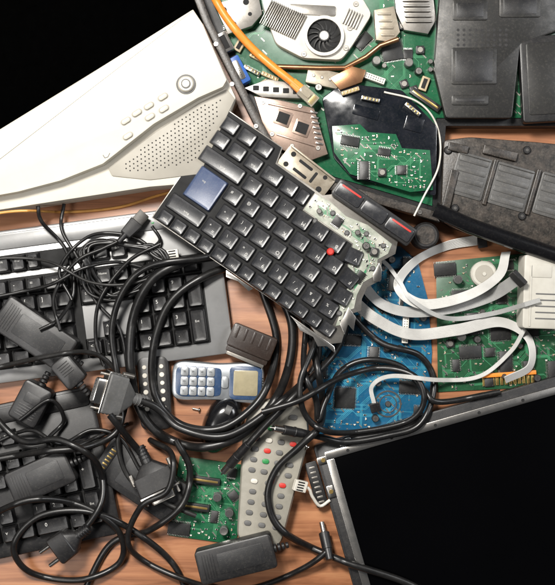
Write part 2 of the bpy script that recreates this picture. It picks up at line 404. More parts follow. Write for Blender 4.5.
# ---------------------------------------------------------------- circuit boards
def comp_meshes():
    d={}
    def chip(w,h,t,p):
        m=MB(); m.rbox(0,0,.6,w,h,t,r=.3,ch=.25)
        n=int(w/p)
        for k in range(n):
            x=-w/2+ (k+.5)*w/n
            for s_ in(-1,1): m.rbox(x,s_*(h/2+.9),.05,p*.45,2,.9,r=.1,ch=.1,mi=1)
        m.disc(-w/2+1.3,-h/2+1.3,t+.63,.45,8,1)
        return m.mesh('chip',[chipm,steel])
    d['chip']=[chip(12,7,1.8,1.6),chip(18,9,2.2,1.5),chip(9,9,1.8,1.2),chip(22,12,2.4,1.5)]
    m=MB(); m.rbox(0,0,.4,20,20,1.6,r=.4,ch=.3)
    for k in range(14):
        for s_ in(-1,1):
            m.rbox(-9.1+k*1.4,s_*10.8,.05,.6,1.8,.6,r=.1,ch=.1,mi=1); m.rbox(s_*10.8,-9.1+k*1.4,.05,1.8,.6,.6,r=.1,ch=.1,mi=1)
    d['quad']=[m.mesh('chip',[chipm,steel])]
    m=MB(); m.cyl(0,0,0,9,3.6,18,0,ch=.6,top=1); m.rbox(0,0,8.98,4,.3,.06,r=.05,ch=.01,mi=2); m.rbox(0,0,8.98,.3,4,.05,r=.05,ch=.01,mi=2)
    c1=m.mesh('capacitor',[chipm,steel,hole]); m=MB(); m.cyl(0,0,0,6,2.6,16,0,ch=.5,top=0); c2=m.mesh('capacitor',[steel])
    m=MB(); m.cyl(0,0,0,12,4.2,18,0,ch=.6,top=1); c3=m.mesh('capacitor',[hoodg,steel])
    d['cap']=[c1,c2,c3]
    L=[]
    for bm_ in (ceram,chipm,whitep):
        m=MB(); m.rbox(0,0,0,1.6,1.3,.8,r=.1,ch=.08); m.rbox(-1.05,0,0,.6,1.4,.85,r=.1,ch=.08,mi=1); m.rbox(1.05,0,0,.6,1.4,.85,r=.1,ch=.08,mi=1)
        L.append(m.mesh('resistor',[bm_,steel]))
    d['res']=L
    m=MB(); m.rbox(0,0,0,26,6,7,r=.4,ch=.4)
    for k in range(10):
        for s_ in(-1,1): m.rbox(-10.8+k*2.4,s_*1.2,6.98,.9,.9,.1,r=.1,ch=.02,mi=1)
    a=m.mesh('socket',[whitep,hole]); m=MB(); m.rbox(0,0,0,34,7,6,r=.4,ch=.4); m.rbox(0,0,5.98,30,2,.1,r=.2,ch=.02,mi=1); b=m.mesh('socket',[chipm,gold])
    m=MB(); m.rbox(0,0,0,14,8,5,r=.5,ch=.4); m.rbox(0,0,4.98,10,4,.1,r=.2,ch=.02,mi=1); c=m.mesh('socket',[ceram,hole])
    d['sock']=[a,b,c]
    m=MB(); m.rbox(0,0,0,8,8,4,r=1,ch=.4); m.cyl(0,0,3.9,.8,2.8,16,1,ch=.2); d['coil']=[m.mesh('coil',[chipm,steeld])]
    m=MB(); m.rbox(0,0,0,11,4.5,3.6,r=2.2,ch=.5,n=4); d['crystal']=[m.mesh('crystal',[steel])]
    return d
CM=comp_meshes()
CN={'chip':'chip','quad':'chip','cap':'capacitor','res':'resistor','sock':'socket','coil':'coil','crystal':'crystal'}
CRAD={'chip':9,'quad':14,'cap':5,'res':1.8,'sock':13,'coil':6,'crystal':6}
def pcb(t,poly,z0,seed,bm_,tm_,comps,ntr=40,th=1.6,fixed=(),name='circuit_board',avoid=()):
    rg=random.Random(seed); mb=MB(); mb.poly(poly,z0,z0+th,ch=.25); zt=z0+th
    xs=[p[0] for p in poly]; ys=[p[1] for p in poly]; X0,X1,Y0,Y1=min(xs),max(xs),min(ys),max(ys)
    ip=inset(ccw(poly),2.5); dirs=[(1,0),(0,1),(-1,0),(0,-1),(.707,.707),(-.707,.707),(.707,-.707),(-.707,-.707)]
    lay=0
    for k in range(ntr):
        x,y=rg.uniform(X0,X1),rg.uniform(Y0,Y1)
        if not inside(ip,x,y): continue
        d=rg.randrange(4); pts=[(x,y)]
        for s_ in range(rg.randint(2,5)):
            L=rg.uniform(5,24); dx,dy=dirs[d]; q=(pts[-1][0]+dx*L,pts[-1][1]+dy*L)
            if not inside(ip,*q): break
            pts.append(q); d={0:[4,6],2:[5,7],1:[4,5],3:[6,7],4:[0,1],5:[1,2],6:[0,3],7:[2,3]}[d][rg.randrange(2)]
        if len(pts)<2: continue
        for c in range(rg.randint(1,5)):
            off=c*1.25; P=[(a+off*.7,b-off*.7) for a,b in pts]
            if not all(inside(ip,*q) for q in P): break
            lay+=1; mb.line(P,.5,zt+.03+lay*.0012,1)
            for q in (P[0],P[-1]): mb.disc(q[0],q[1],zt+.3+lay*.0004,.7,7,2)
    for k in range(int(ntr*1.2)):
        x,y=rg.uniform(X0,X1),rg.uniform(Y0,Y1)
        if inside(ip,x,y): mb.disc(x,y,zt+.45+k*.0005,rg.uniform(.35,.9),7,2)
    mb.build(name,[bm_,tm_,steeld],t)
    used=[(a,b,c) for a,b,c in avoid]
    for (kind,vi,x,y,rot) in fixed:
        put(CN[kind],CM[kind][vi],t,(x,y,zt),rot); used.append((x,y,CRAD[kind]))
    for kind,cnt in comps:
        got=0
        for tr in range(cnt*12):
            if got>=cnt: break
            x,y=rg.uniform(X0,X1),rg.uniform(Y0,Y1); r=CRAD[kind]
            if not inside(inset(ccw(poly),min(r,6)+1),x,y): continue
            if any((x-a)**2+(y-b)**2<(r+c)**2 for a,b,c in used): continue
            used.append((x,y,r)); got+=1
            me=CM[kind][rg.randrange(len(CM[kind]))]
            put(CN[kind],me,t,(x,y,zt),rg.choice((0,90,0,90,180,45 if kind=='chip' else 0)))

# ---------------------------------------------------------------- keys
KC={}
jr=random.Random(3)
def key(t,x,y,z,w,h,ht,lab='',m=None,sub='',label=None,jit=0,dz=None):
    m=m or keym; kk=(w,h,ht,lab,sub,m.name)
    if kk not in KC:
        mb=MB(); g=lambda a,b,r:rrect(max(w-a,1.5),max(h-b,1.5),r,3)
        d=dz or (min(3.4,h*.24) if ht>6 else 1.9)
        mb.loft([(g(0,0,1.0),0),(g(0,0,1.0),.8),(g(d*.8,d*.8,1.5),ht-.9),(g(d*.95,d*.95,1.6),ht-.35),(g(d*1.15,d*1.15,1.6),ht),(g(d*1.6,d*1.6,1.4),ht-.1),(g(d*2.6,d*2.6,1.2),ht-.38)],0)
        if lab:
            s_=min(5.2,h*.34)*(1 if len(lab)==1 else .62)
            lx=-w*.17 if len(lab)==1 else -w*.04; mb.text(lab,lx,h*.13,ht+.03,s_,1)
        if sub: mb.text(sub,w*.16,-h*.14,ht+.03,min(4,h*.26)*(1 if len(sub)==1 else .7),1)
        KC[kk]=mb.mesh('key',[m,legend])
    o=put('key',KC[kk],t,(x,y,z),0,label)
    if jit: o.rotation_euler=(R(jr.uniform(-jit,jit)),R(jr.uniform(-jit,jit)),R(jr.uniform(-jit,jit)*.6))
    return o

# ================================================================ SETTING
mb=MB()
tp=[W(-600,524),W(-600,1100),W(1100,1100),W(1100,-536)]
mb.poly(tp,-28,0,ch=1.5); o=mb.build('table',woodm); o['kind']='structure'
mb=MB(); mb.add([(-4000,-4000,-720),(4000,-4000,-720),(4000,4000,-720),(-4000,4000,-720)],[[0,1,2,3]]); o=mb.build('floor',floorm); o['kind']='structure'

# ================================================================ beige casing (top left)
t=T('computer_casing','large off-white plastic casing with oval buttons, a round knob and a perforated grille','casing',110,110,0,32)
mb=MB(); mb.poly(rpoly(t.ls([(-60,166),(193,10),(204,26),(236,98),(227,120),(198,180),(186,184),(150,187),(20,207),(-60,219)],42),1.5),0.1,42,ch=1.5)
mb.build('lower_body',beige,t)
mb=MB(); up=rpoly(t.ls([(-60,168),(193,9),(203,24),(227,80),(223,87),(198,98),(154,124),(103,164),(60,181),(18,192),(-60,206)],56),1.2,3)
mb.poly(up,41.6,56,ch=1.4)
mb.line([t.l(103,155,56),t.l(105,158,56),t.l(108,157,56),t.l(110,153,56)],.7,56.08,2); mb.build('front_panel',[beige,beiged,rubg],t)
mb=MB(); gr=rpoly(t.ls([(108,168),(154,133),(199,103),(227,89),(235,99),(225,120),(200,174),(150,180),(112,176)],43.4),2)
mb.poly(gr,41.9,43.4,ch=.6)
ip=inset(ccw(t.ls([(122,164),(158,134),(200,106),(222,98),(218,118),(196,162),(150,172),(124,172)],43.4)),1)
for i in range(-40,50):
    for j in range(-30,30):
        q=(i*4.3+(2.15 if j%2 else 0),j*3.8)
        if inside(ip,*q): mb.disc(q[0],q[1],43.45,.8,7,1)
mb.build('speaker_grille',[beiged,holeb],t)  # shade on this lower face is put into its base colour
for (x,y) in [(163,97),(149,106),(137,113),(126,121),(164,109),(150,117),(128,136)]:
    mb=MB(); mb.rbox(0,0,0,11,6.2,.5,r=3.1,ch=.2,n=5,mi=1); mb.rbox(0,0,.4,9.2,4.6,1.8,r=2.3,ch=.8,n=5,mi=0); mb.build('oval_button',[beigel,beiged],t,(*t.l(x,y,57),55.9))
mb=MB(); mb.cyl(0,0,0,.8,9.5,28,1); mb.cyl(0,0,.6,3.5,8,28,0,r2=7.4,ch=1); mb.cyl(0,0,4,.8,4.6,24,1,ch=.2); mb.cyl(0,0,4.7,.7,3.6,20,0,ch=.3)
mb.build('round_knob',[beigel,rubg],t,(*t.l(186,84,58),55.9))

# ================================================================ opened laptop base
t=T('opened_laptop_base','opened black laptop base with exposed green motherboard, round fan and silver metal brackets','laptop',320,100,0,0)
edge=[(183,-30),(203,22),(246,108),(270,156),(330,190),(440,222)]
outer=edge+[(446,126),(620,126),(620,-60),(170,-60)]
mb=MB(); mb.poly(t.ls(outer,20),.1,20,ch=.8); mb.build('base_tray',blk2,t)
inn=[(192,-30),(211,20),(253,104),(277,150),(333,181),(434,211)]
mb=MB(); mb.poly(t.ls(edge,38)+t.ls(list(reversed(inn)),38),19.8,38,ch=1.0); mb.build('side_wall',roughb,t)
mp=[(205,-55),(215,8),(256,100),(282,148),(335,177),(432,206),(436,118),(612,118),(612,-55)]
fl=lambda x,y:t.l(x,y,24)
fx=[('sock',2,*fl(262,86),30),('sock',0,*fl(372,78),-20),('quad',0,*fl(392,50),10),('cap',1,*fl(297,92),0),('cap',1,*fl(304,90),0),('cap',1,*fl(289,94),0),('cap',2,*fl(408,64),0),('cap',0,*fl(418,72),0),
    ('coil',0,*fl(404,84),20),('coil',0,*fl(414,90),20),('sock',2,*fl(240,45),60),('sock',1,*fl(425,100),-35),('cap',2,*fl(376,62),0),('cap',1,*fl(384,66),0),('chip',2,*fl(408,54),0),('coil',0,*fl(420,50),0),('cap',1,*fl(430,62),0),('cap',1,*fl(430,70),0),('sock',2,*fl(424,84),70),('coil',0,*fl(384,92),0)]
av=[(*fl(305,35),46),(*fl(380,145),58),(*fl(290,130),34),(*fl(345,100),22),(*fl(500,60),66),(*fl(262,60),14)]
pcb(t,t.ls(mp,21),20.2,5,pcbg,pcbgt,[('chip',14),('cap',18),('sock',4),('coil',8),('crystal',4),('res',80)],ntr=90,fixed=fx,avoid=av,name='motherboard')
mb=MB(); mb.poly(rpoly(t.ls([(442,-40),(560,-40),(560,30),(520,44),(512,118),(446,118),(434,70),(438,20)],34),3),21.9,34,ch=.8)
for (x,y,a,b) in [(470,10,34,20),(520,6,40,22),(474,66,44,36),(470,100,36,10)]:
    q=t.l(x,y,35); mb.rbox(q[0],q[1],33.9,a,b,.9,r=2,ch=.4); mb.rbox(q[0],q[1],34.75,a-8,b-6,.1,r=1,ch=.02,mi=1)
for i in range(9):
    for j in range(4): q=t.l(458+i*6,30+j*5,34); mb.disc(q[0],q[1],34.05,1.5,8,1)
mb.build('metal_shield',[shieldm,blk],t)
mb=MB(); mb.rbox(0,0,21.9,60,84,12,r=3,ch=1); mb.rbox(0,0,33.8,48,70,.8,r=2,ch=.3,mi=1); mb.build('drive_cover',[blk,shieldm],t,(*t.l(552,78,34),0),rot=3)
mb=MB(); mb.poly(t.ls([(392,-30),(430,-30),(436,20),(428,34),(404,30),(396,12)],30),21.9,30,ch=.8)
for k in range(9): q=t.l(398+k*.8,-20+k*5.2,30); mb.rbox(q[0]+14,q[1],29.9,26,2,3,r=.4,ch=.3)
mb.build('heatsink',steeld,t)
mb=MB(); mb.poly(t.ls([(214,4),(258,-8),(262,14),(252,26),(228,34)],34),21.9,34,ch=.6)
for (x,y,r_) in [(224,10,3),(246,2,3),(234,24,2.4),(250,14,2)]: q=t.l(x,y,34); mb.disc(q[0],q[1],34.05,r_,14,1)
mb.build('perforated_plate',[steeld,hole],t)
mb=MB(); mb.poly(t.ls([(374,10),(394,6),(400,32),(392,42),(376,40)],33),21.9,33,ch=.6)
for k in range(4): q=t.l(384+k*1.2,14+k*7,33); mb.rbox(q[0],q[1],32.95,13,2,1.4,r=.4,ch=.3)
mb.build('heat_spreader',tanm,t)
mb=MB(); mb.poly(t.ls([(244,88),(268,79),(298,84),(309,99),(262,97)],31),21.9,31,ch=.6); 
for k in range(5): q=t.l(256+k*10,88+k*.9,31); mb.rbox(q[0],q[1],30.95,6,5,.2,r=.6,ch=.05,mi=1)
mb.build('slot_bracket',[steeld,hole],t)
mb=MB(); mb.poly(t.ls([(330,78),(352,66),(366,70),(362,82),(340,90)],33),21.9,33,ch=.6); mb.build('copper_plate',copper,t)
for k,(x,y,r_) in enumerate([(258,58,-28),(252,70,-28),(350,92,18),(370,100,-12),(270,76,-24),(412,110,-40)]):
    mb=MB(); mb.rbox(0,0,0,18,4,5,r=.6,ch=.4)
    for q in range(5): mb.rbox(-7+q*3.4,0,4.9,1.4,2.6,.5,r=.2,ch=.1,mi=1)
    mb.build('clip',[steel if k%2 else ceram,gold],t,(*t.l(x,y,28),21.9 if y<90 else 29.9),rot=r_)
# fan plate
mb=MB(); mb.poly(rpoly(t.ls([(262,2),(360,-6),(372,14),(352,46),(341,60),(303,58),(276,44),(268,22)],34),5),21.9,34,ch=1)
fcx,fcy=t.l(324,36,36)
for k in range(18):
    x,y=t.l(266+k*2.0,12+k*.9,35); mb.rbox(x,y,33.8,1.0,26,3.8,r=.3,ch=.2,rot=-28,mi=1)
for (x,y) in [(270,6),(356,4),(346,48),(304,54),(350,28)]: q=t.l(x,y,35); mb.cyl(q[0],q[1],33.8,1.2,2.6,14,1,ch=.3); mb.rbox(q[0],q[1],34.98,3,.5,.06,r=.1,ch=.01,mi=2)
q=t.l(300,10,35); mb.rbox(q[0]+12,q[1],33.9,46,10,1.2,r=2,ch=.4,mi=1,rot=-3)
for k in range(6): q=t.l(346+k*2.6,16+k*1.2,35); mb.rbox(q[0],q[1],33.9,1,16,2.5,r=.3,ch=.2,rot=-25,mi=1)
mb.build('fan_housing',[whitep,steeld,hole],t)
def ringm(mb,cx,cy,z0,z1,ri,ro,mi=0,seg=36):
    vs=[];fs=[]
    for (r_,z) in((ri,z0),(ro,z0),(ro,z1),(ri,z1)):
        for k in range(seg): a=2*math.pi*k/seg; vs.append((cx+r_*math.cos(a),cy+r_*math.sin(a),z))
    for q in range(4):
        for k in range(seg): j=(k+1)%seg; q2=(q+1)%4; fs.append([q*seg+k,q*seg+j,q2*seg+j,q2*seg+k])
    mb.add(vs,fs,mi)
mb=MB(); ringm(mb,0,0,0,4.5,16.5,19.5); mb.cyl(0,0,0,.5,16.8,36,1,ch=.1); fr=mb.build('fan',[whitep,hole],t,(fcx,fcy,34))
mb=MB()
for k in range(13):
    a=2*math.pi*k/13; pts=[]
    for q in range(6):
        r_=5.5+q*2.05; an=a+q*.13; pts.append((r_*math.cos(an),r_*math.sin(an)))
    for q in range(5):
        (x1,y1),(x2,y2)=pts[q],pts[q+1]; c,s_=math.cos(a+1.57),math.sin(a+1.57); e=2.0
        mb.add([(x1,y1,1),(x2,y2,1),(x2+c*e,y2+s_*e,3.6),(x1+c*e,y1+s_*e,3.6)],[[0,1,2,3]])
mb.build('fan_blades',rubg,fr)
mb=MB(); mb.cyl(0,0,.5,3.8,6.0,24,0,ch=.8); mb.cyl(0,0,4.2,.5,4.4,20,1,ch=.1); mb.build('fan_hub',[chipm,steel],fr)
mb=MB()
mb.tube([Vector((*t.l(x,y,30),z)) for x,y,z in [(268,66,28),(292,67,29),(320,68,30),(345,68,30),(366,57,30),(380,46,32),(398,40,34)]],2.6,10); mb.build('heat_pipe',copper,t)
mb=MB(); x,y=t.l(326,78,32); mb.rbox(x,y,22,38,16,8,r=1.5,ch=.6,rot=-12)
for k in range(4): mb.cyl(x-12+8*k,y+ (3-2*k),29.9,1,1.6,10,1)
mb.build('heatsink_block',[tanm,steel],t)
mb=MB(); mb.poly(rpoly(t.ls([(322,98),(338,86),(352,84),(402,90),(437,126),(436,196),(352,178),(334,158)],30),3),21.9,30,ch=.8)
for (x,y,a,b) in [(366,112,26,10),(414,124,18,14)]: q=t.l(x,y,31); mb.rbox(q[0],q[1],29.9,a,b,1.2,r=1,ch=.4,rot=-15)
mb.build('black_cover_film',filmm,t)
g2=t.ls([(332,126),(360,124),(368,132),(396,134),(402,148),(430,150),(433,190),(410,192),(350,174),(334,152)],33)
pcb(t,g2,31,11,pcbg,pcbgt,[('chip',6),('coil',2),('res',45)],ntr=40,fixed=[('chip',1,*t.l(350,141,34),-10),('chip',0,*t.l(384,152,34),-10)],name='daughter_board')
mb=MB(); mb.poly(t.ls([(254,96),(280,100),(314,108),(328,154),(312,160),(276,148),(262,122)],33),21.9,33,ch=.8)
for (x,y) in [(283,118),(302,128)]:
    q=t.l(x,y,34); mb.rbox(q[0],q[1],32.9,16,15,1.2,r=1,ch=.3,rot=-20,mi=0); mb.rbox(q[0],q[1],34.05,11.5,10.5,.15,r=.5,ch=.05,rot=-20,mi=1)
for (x,y) in [(263,102),(272,134),(300,106),(318,148),(292,146)]: q=t.l(x,y,33); mb.cyl(q[0],q[1],32.9,1.1,2.4,12,2,ch=.3); mb.rbox(q[0],q[1],34,2.6,.5,.06,r=.1,ch=.01,mi=1)
q=t.l(290,108,34); mb.rbox(q[0],q[1],32.9,44,2,1.6,r=.5,ch=.3,rot=-12); q=t.l(296,140,34); mb.rbox(q[0],q[1],32.9,40,2,1.6,r=.5,ch=.3,rot=-17)
mb.build('card_bracket',[pinky,hole,steel],t)
mb=MB(); 
for k in range(7): q=t.l(314+k*.9,112+k*5.2,36); mb.rbox(q[0],q[1],32,7,1.8,3,r=.3,ch=.2,rot=-15)
mb.build('spring_contacts',steel,t)
q=t.l(239,70,34); mb=MB(); mb.rbox(0,0,22,28,12,13,r=1.5,ch=.6); mb.rbox(0,0,34.9,20,6,.8,r=2,ch=.2,mi=1)
for k in range(8): mb.disc(-7+k*2,0,35.8,.5,6,2)
mb.build('video_port',[bluev,steel,hole],t,(q[0],q[1],0),rot=-62)
q=t.l(224,42,34); mb=MB(); mb.rbox(0,0,22,20,13,11,r=.8,ch=.5); mb.rbox(0,0,32.9,14,7,.2,r=.5,ch=.05,mi=1); mb.build('metal_port',[steel,hole],t,(q[0],q[1],0),rot=-64)
for (x,y) in [(256,126),(232,84),(300,168),(365,196),(420,212),(216,44)]:
    mb=MB(); mb.cyl(0,0,0,1.2,2.5,12,0,ch=.4); mb.rbox(0,0,1.19,3,.5,.08,r=.1,ch=.01,mi=1); mb.build('screw',[steel,hole],t,(*t.l(x,y,39),37.9))
# ================================================================ laptop cover at right
t=T('laptop_bottom_cover','scuffed black laptop bottom cover with grey ribbed bays and a thick hinge bar','laptop cover',500,190,0,-16)
op=rpoly(t.ls([(444,140),(470,137),(536,142),(620,150),(620,284),(540,256),(452,226),(441,216)],28),4)
mb=MB(); mb.poly(op,.1,28,ch=1.2); mb.build('cover_frame',roughb,t)
for (x,y,a,b) in [(470,176,34,42),(511,187,38,42),(556,197,38,42)]:
    q=t.l(x,y,29); mb=MB(); mb.rbox(0,0,0,a,b,1.4,r=2,ch=.4)
    for k in range(4): mb.rbox(0,-b/2+6+k*(b-12)/3,1.3,a-5,5.6,.7,r=.8,ch=.3)
    mb.rbox(0,b/2-2,1.3,a-2,1,1.2,r=.3,ch=.2); mb.build('bay_panel',baym,t,(q[0],q[1],27.9))
for (x,y,a,b,r_) in [(458,148,20,8,4),(500,153,34,9,2),(450,190,8,40,2),(490,182,4,46,0),(533,192,4,46,0)]:
    q=t.l(x,y,30); mb=MB(); mb.rbox(0,0,0,a,b,4,r=1,ch=.8); mb.build('rib',roughb,t,(q[0],q[1],27.9),rot=r_)
for (x,y) in [(448,150),(527,150),(522,216),(455,208)]:
    mb=MB(); mb.cyl(0,0,0,2.6,4,16,0,ch=.8); mb.cyl(0,0,2.5,.3,1.6,10,1,ch=.05); mb.build('screw_boss',[blk,steel],t,(*t.l(x,y,30),27.9))
mb=MB(); P=[Vector((*t.l(x,y,34),34)) for x,y in [(434,210),(470,226),(510,240),(560,257),(620,278)]]; mb.tube(P,8,14)
mb.build('hinge_bar',gloss,t)
mb=MB(); q=t.l(424,236,14); mb.cyl(q[0],q[1],.2,30,13,28,0,ch=2); mb.cyl(q[0],q[1],30,.6,9,24,1,ch=.2); mb.build('hinge_cap',[blk,roughb],t)

# ================================================================ boards
t=T('blue_circuit_board','bright blue circuit board under grey ribbon cables','circuit board',372,345,0,-3)
bp=[(322,268),(345,250),(400,246),(418,262),(428,300),(432,352),(428,430),(318,434),(312,380),(314,320)]
fl=lambda x,y:t.l(x,y,4)
pcb(t,t.ls(bp,2),.3,21,pcbb,pcbbt,[('chip',9),('cap',8),('coil',4),('crystal',2),('res',90)],ntr=110,
    fixed=[('quad',0,*fl(345,398),0),('chip',3,*fl(395,280),90),('sock',0,*fl(405,330),90),('chip',1,*fl(352,340),0)],avoid=[(*fl(388,404),14),(*fl(330,415),6)])
q=fl(388,404); mb=MB(); ringm(mb,0,0,0,.6,12,13.5); ringm(mb,0,0,0,.6,8,9); mb.cyl(0,0,0,3,3,14,0,ch=.5); mb.build('ring_contact',steel,t,(*q,1.9))
t=T('dark_green_circuit_board','dark green circuit board with an orange edge connector near the right side','circuit board',490,320,0,4)
bp=[(436,262),(560,250),(566,376),(560,386),(438,392)]
pcb(t,t.ls(bp,2),.3,33,pcbd,pcbgt,[('chip',12),('cap',9),('sock',2),('coil',5),('crystal',2),('res',90)],ntr=90,
    fixed=[('quad',0,*t.l(462,300,3),0),('chip',3,*t.l(470,352,3),0),('quad',0,*t.l(500,330,3),0)],avoid=[(*t.l(484,274,3),14),(*t.l(540,290,3),24)])
q=t.l(484,274,10); mb=MB(); mb.cyl(0,0,0,9,13,30,0,ch=1.5); mb.cyl(0,0,8.9,.6,9,24,1,ch=.2); mb.cyl(0,0,9.4,1,2,12,0,ch=.3); mb.build('round_buzzer',[boxw,beiged],t,(*q,1.9))
mb=MB()
for k in range(12): mb.rbox(-24+k*4.4,0,0,3,11,2,r=.3,ch=.2,mi=1)
mb.rbox(0,5,0,56,4,5,r=.5,ch=.4); mb.build('edge_connector',[orange,gold],t,(*t.l(508,379,4),1.9),rot=0)
t=T('small_green_circuit_board','small bright green circuit board lying at the bottom left of the beige remote','circuit board',208,500,0,-8)
pcb(t,[(-34,-40),(34,-40),(34,40),(-34,40)],.3,44,pcbg,pcbgt,[('sock',2),('chip',4),('cap',3),('res',40)],ntr=40)
t=T('plastic_housing','aged off-white ridged plastic housing at the right edge beside the dark green board','housing',538,292,2.2,-2)
mb=MB(); mb.rbox(0,0,0,42,72,32,r=3,ch=1.5)
mb.rbox(-4,20,31.9,20,12,.8,r=1,ch=.3); mb.rbox(-14,-4,31.9,2,60,.8,r=.5,ch=.3); mb.build('shell',boxw,t)
for k in range(5):
    mb=MB(); mb.rbox(0,0,0,22,1.4,.3,r=.8,ch=.1); mb.build('vent_slot',rubg,t,(2,-26+k*6,31.95))

# ================================================================ desktop keyboards
KP=17.4
def desk_keyboard(t,W_,D_,bodym,keymat,vis):
    mb=MB(); mb.rbox(0,0,.2,W_,D_,13,r=9,ch=2.2,n=5); mb.rbox(0,D_/2-11,12.8,W_-8,16,2.4,r=4,ch=1,n=3)
    mb.build('body',bodym,t)
    z=13.6
    x0=-W_/2+(W_-22*KP)/2+3; y0=-D_/2+23
    rows=[[('Ctrl',1.4),('Fn',1.1),('Alt',1.3),('',5.6),('Alt',1.3),('',1.1),('',1.3),('Ctrl',1.4)],
          [('Shift',2.3)]+[(c,1) for c in 'ZXCVBNM,.-']+[('Shift',2.2)],
          [('Caps',1.8)]+[(c,1) for c in 'ASDFGHJKL;']+[("'",1),('Enter',1.7)],
          [('Tab',1.5)]+[(c,1) for c in 'QWERTYUIOP[']+[(']',1),('',1)],
          [('`',1)]+[(c,1) for c in '1234567890-=']+[('Back',1.5)],
          [('Esc',1),(None,.8)]+[('F%d'%k,1) for k in (1,2,3,4)]+[(None,.3)]+[('F%d'%k,1) for k in (5,6,7,8)]+[(None,.3)]+[('F9',.9),('F10',.9),('F11',.8)]]
    n=0
    mbw=MB(); mbw.rbox(x0+7.4*KP,y0+2*KP,12.7,15*KP+2,5*KP+2,.6,r=1,ch=.1); mbw.rbox(x0+7.4*KP,y0+5.35*KP,12.7,15*KP+2,KP+1,.6,r=1,ch=.1)
    nx=x0+15.1*KP; mbw.rbox(nx+1.35*KP,y0+3.5*KP,12.7,3*KP+2,2*KP+2,.6,r=1,ch=.1); mbw.rbox(nx+1.35*KP,y0,12.7,3*KP+2,KP+2,.6,r=1,ch=.1); px=nx+3.15*KP; mbw.rbox(px+1.65*KP,y0+2*KP,12.7,4*KP+2,5*KP+2,.6,r=1,ch=.1)
    mbw.build('key_well',hole,t)
    def kk(x,y,w,h,l,s=''):
        nonlocal n
        if not vis(t,x,y): return
        n+=1
        if n<=100: key(t,x,y,z,w,h,8.5,l,keymat,s,jit=1.2)
    for ri,row in enumerate(rows):
        x=x0-.0; y=y0+(ri*KP if ri<5 else 5.35*KP)
        for l,w in row:
            if l is not None: kk(x+w*KP/2,y,round(w*KP-1.4,2),KP-1.4,l)
            x+=w*KP
    for i in range(3):
        kk(nx+(i+.35)*KP,y0,KP-1.4,KP-1.4,'<v>'[i])
        for j,ll in ((3,('Del','End','PgDn')),(4,('Ins','Home','PgUp')),(5.35,('Prt','Scr','Brk'))): kk(nx+(i+.35)*KP,y0+j*KP,KP-1.4,KP-1.4,ll[i])
    kk(nx+1.35*KP,y0+KP,KP-1.4,KP-1.4,'^')
    for j,row in enumerate(('0 .','123','456','789','N/*')):
        for i,c in enumerate(row):
            if c==' ': continue
            if c=='0': kk(px+.65*KP,y0,2*KP-1.4,KP-1.4,'0')
            else: kk(px+(i+.15)*KP,y0+j*KP,KP-1.4,KP-1.4,'Num' if c=='N' else c)
    kk(px+3.15*KP,y0+.5*KP,KP-1.4,2*KP-1.4,'Ent'); kk(px+3.15*KP,y0+2.5*KP,KP-1.4,2*KP-1.4,'+'); kk(px+3.15*KP,y0+4*KP,KP-1.4,KP-1.4,'-')
    for i in range(3):
        mb=MB(); mb.rbox(0,0,0,3,1.6,.4,r=.6,ch=.1); mb.build('indicator_light',grn,t,(px+(i+.3)*KP,D_/2-12,15.1))
def visf(t,x,y):
    c,s_=math.cos(R(t.rot)),math.sin(R(t.rot)); X=t.x+x*c-y*s_; Y=t.y+x*s_+y*c
    return X>-300 and Y>-310
t=T('desktop_keyboard','full-size silver grey desktop keyboard with black keys under the tangled black cables','keyboard',12,306,0,7.5)
desk_keyboard(t,430,150,silver,keyd,visf)
t=T('desktop_keyboard','all-black desktop keyboard at the lower left below the silver grey one','keyboard',-92,500,0,12)
desk_keyboard(t,410,150,blk,keyd,visf)

# ================================================================ phones, remote, mouse
t=T('mobile_phone','silver and blue mobile phone with a small keypad and a golden-beige screen','phone',219,381,.2,-2)
mb=MB(); out=rpoly([(-46,-15),(-38,-20),(0,-18),(36,-21),(44,-17),(46,0),(44,17),(36,21),(0,18),(-38,20),(-46,15)],8,4)
mb.poly(out,0,15,ch=3.5); mb.build('body',phones,t)
mb=MB(); mb.poly(rpoly([(-42,-12),(-36,-15.5),(0,-14),(3,-12),(3,12),(0,14),(-36,15.5),(-42,12)],5,3),14.8,16,ch=.5); mb.build('keypad_surround',phoneb,t)
mb=MB(); mb.rbox(27,0,14.8,32,33,1.2,r=5,ch=.4,n=4,mi=0); mb.build('screen_frame',phoneb,t)
mb=MB(); mb.rbox(27,0,15.95,24,25,.5,r=2,ch=.15,n=3); mb.build('screen',lcdm,t)
labs=['123','456','789','*0#']
for i in range(4):
    for j in range(3):
        m=MB(); m.rbox(0,0,0,7.8,9.0,1.4,r=1.8,ch=.5,n=4); m.text(labs[i][j],0,0,1.44,3.8,1,rot=90); m.build('key',[keysil,hole],t,(-7.5-i*8.6,(-9.6+j*9.6),15.9))
m=MB(); m.rbox(0,0,0,7,12,1.8,r=2.5,ch=.7,n=4); m.build('menu_key',keysil,t,(6.5,0,15.4))
m=MB()
for k in range(5): m.rbox(43.2,-5+k*2.5,14.0,3,.9,.6,r=.3,ch=.1)
m.build('earpiece',hole,t)
t=T('mobile_phone','black mobile phone with round white buttons left of the silver and blue phone','phone',156,392,.2,4)
mb=MB(); mb.rbox(0,0,0,32,74,14,r=8,ch=3,n=5); mb.build('body',blk,t)
for i in range(6):
    for j in range(3):
        m=MB(); m.cyl(0,0,0,1.2,2.5 if (i+j)%2 else 2.2,16,0,ch=.5); m.build('button',whitep,t,(-8.4+j*8.4,26-i*8.2,13.9))
t=T('remote_control','wide rounded grey-beige remote control with small coloured buttons right of the mouse','remote control',270,470,.2,-9)
mb=MB(); out=rpoly([(-22,-72),(22,-72),(27,-20),(33,40),(28,62),(14,72),(-14,72),(-28,62),(-33,40),(-27,-20)],12,5)
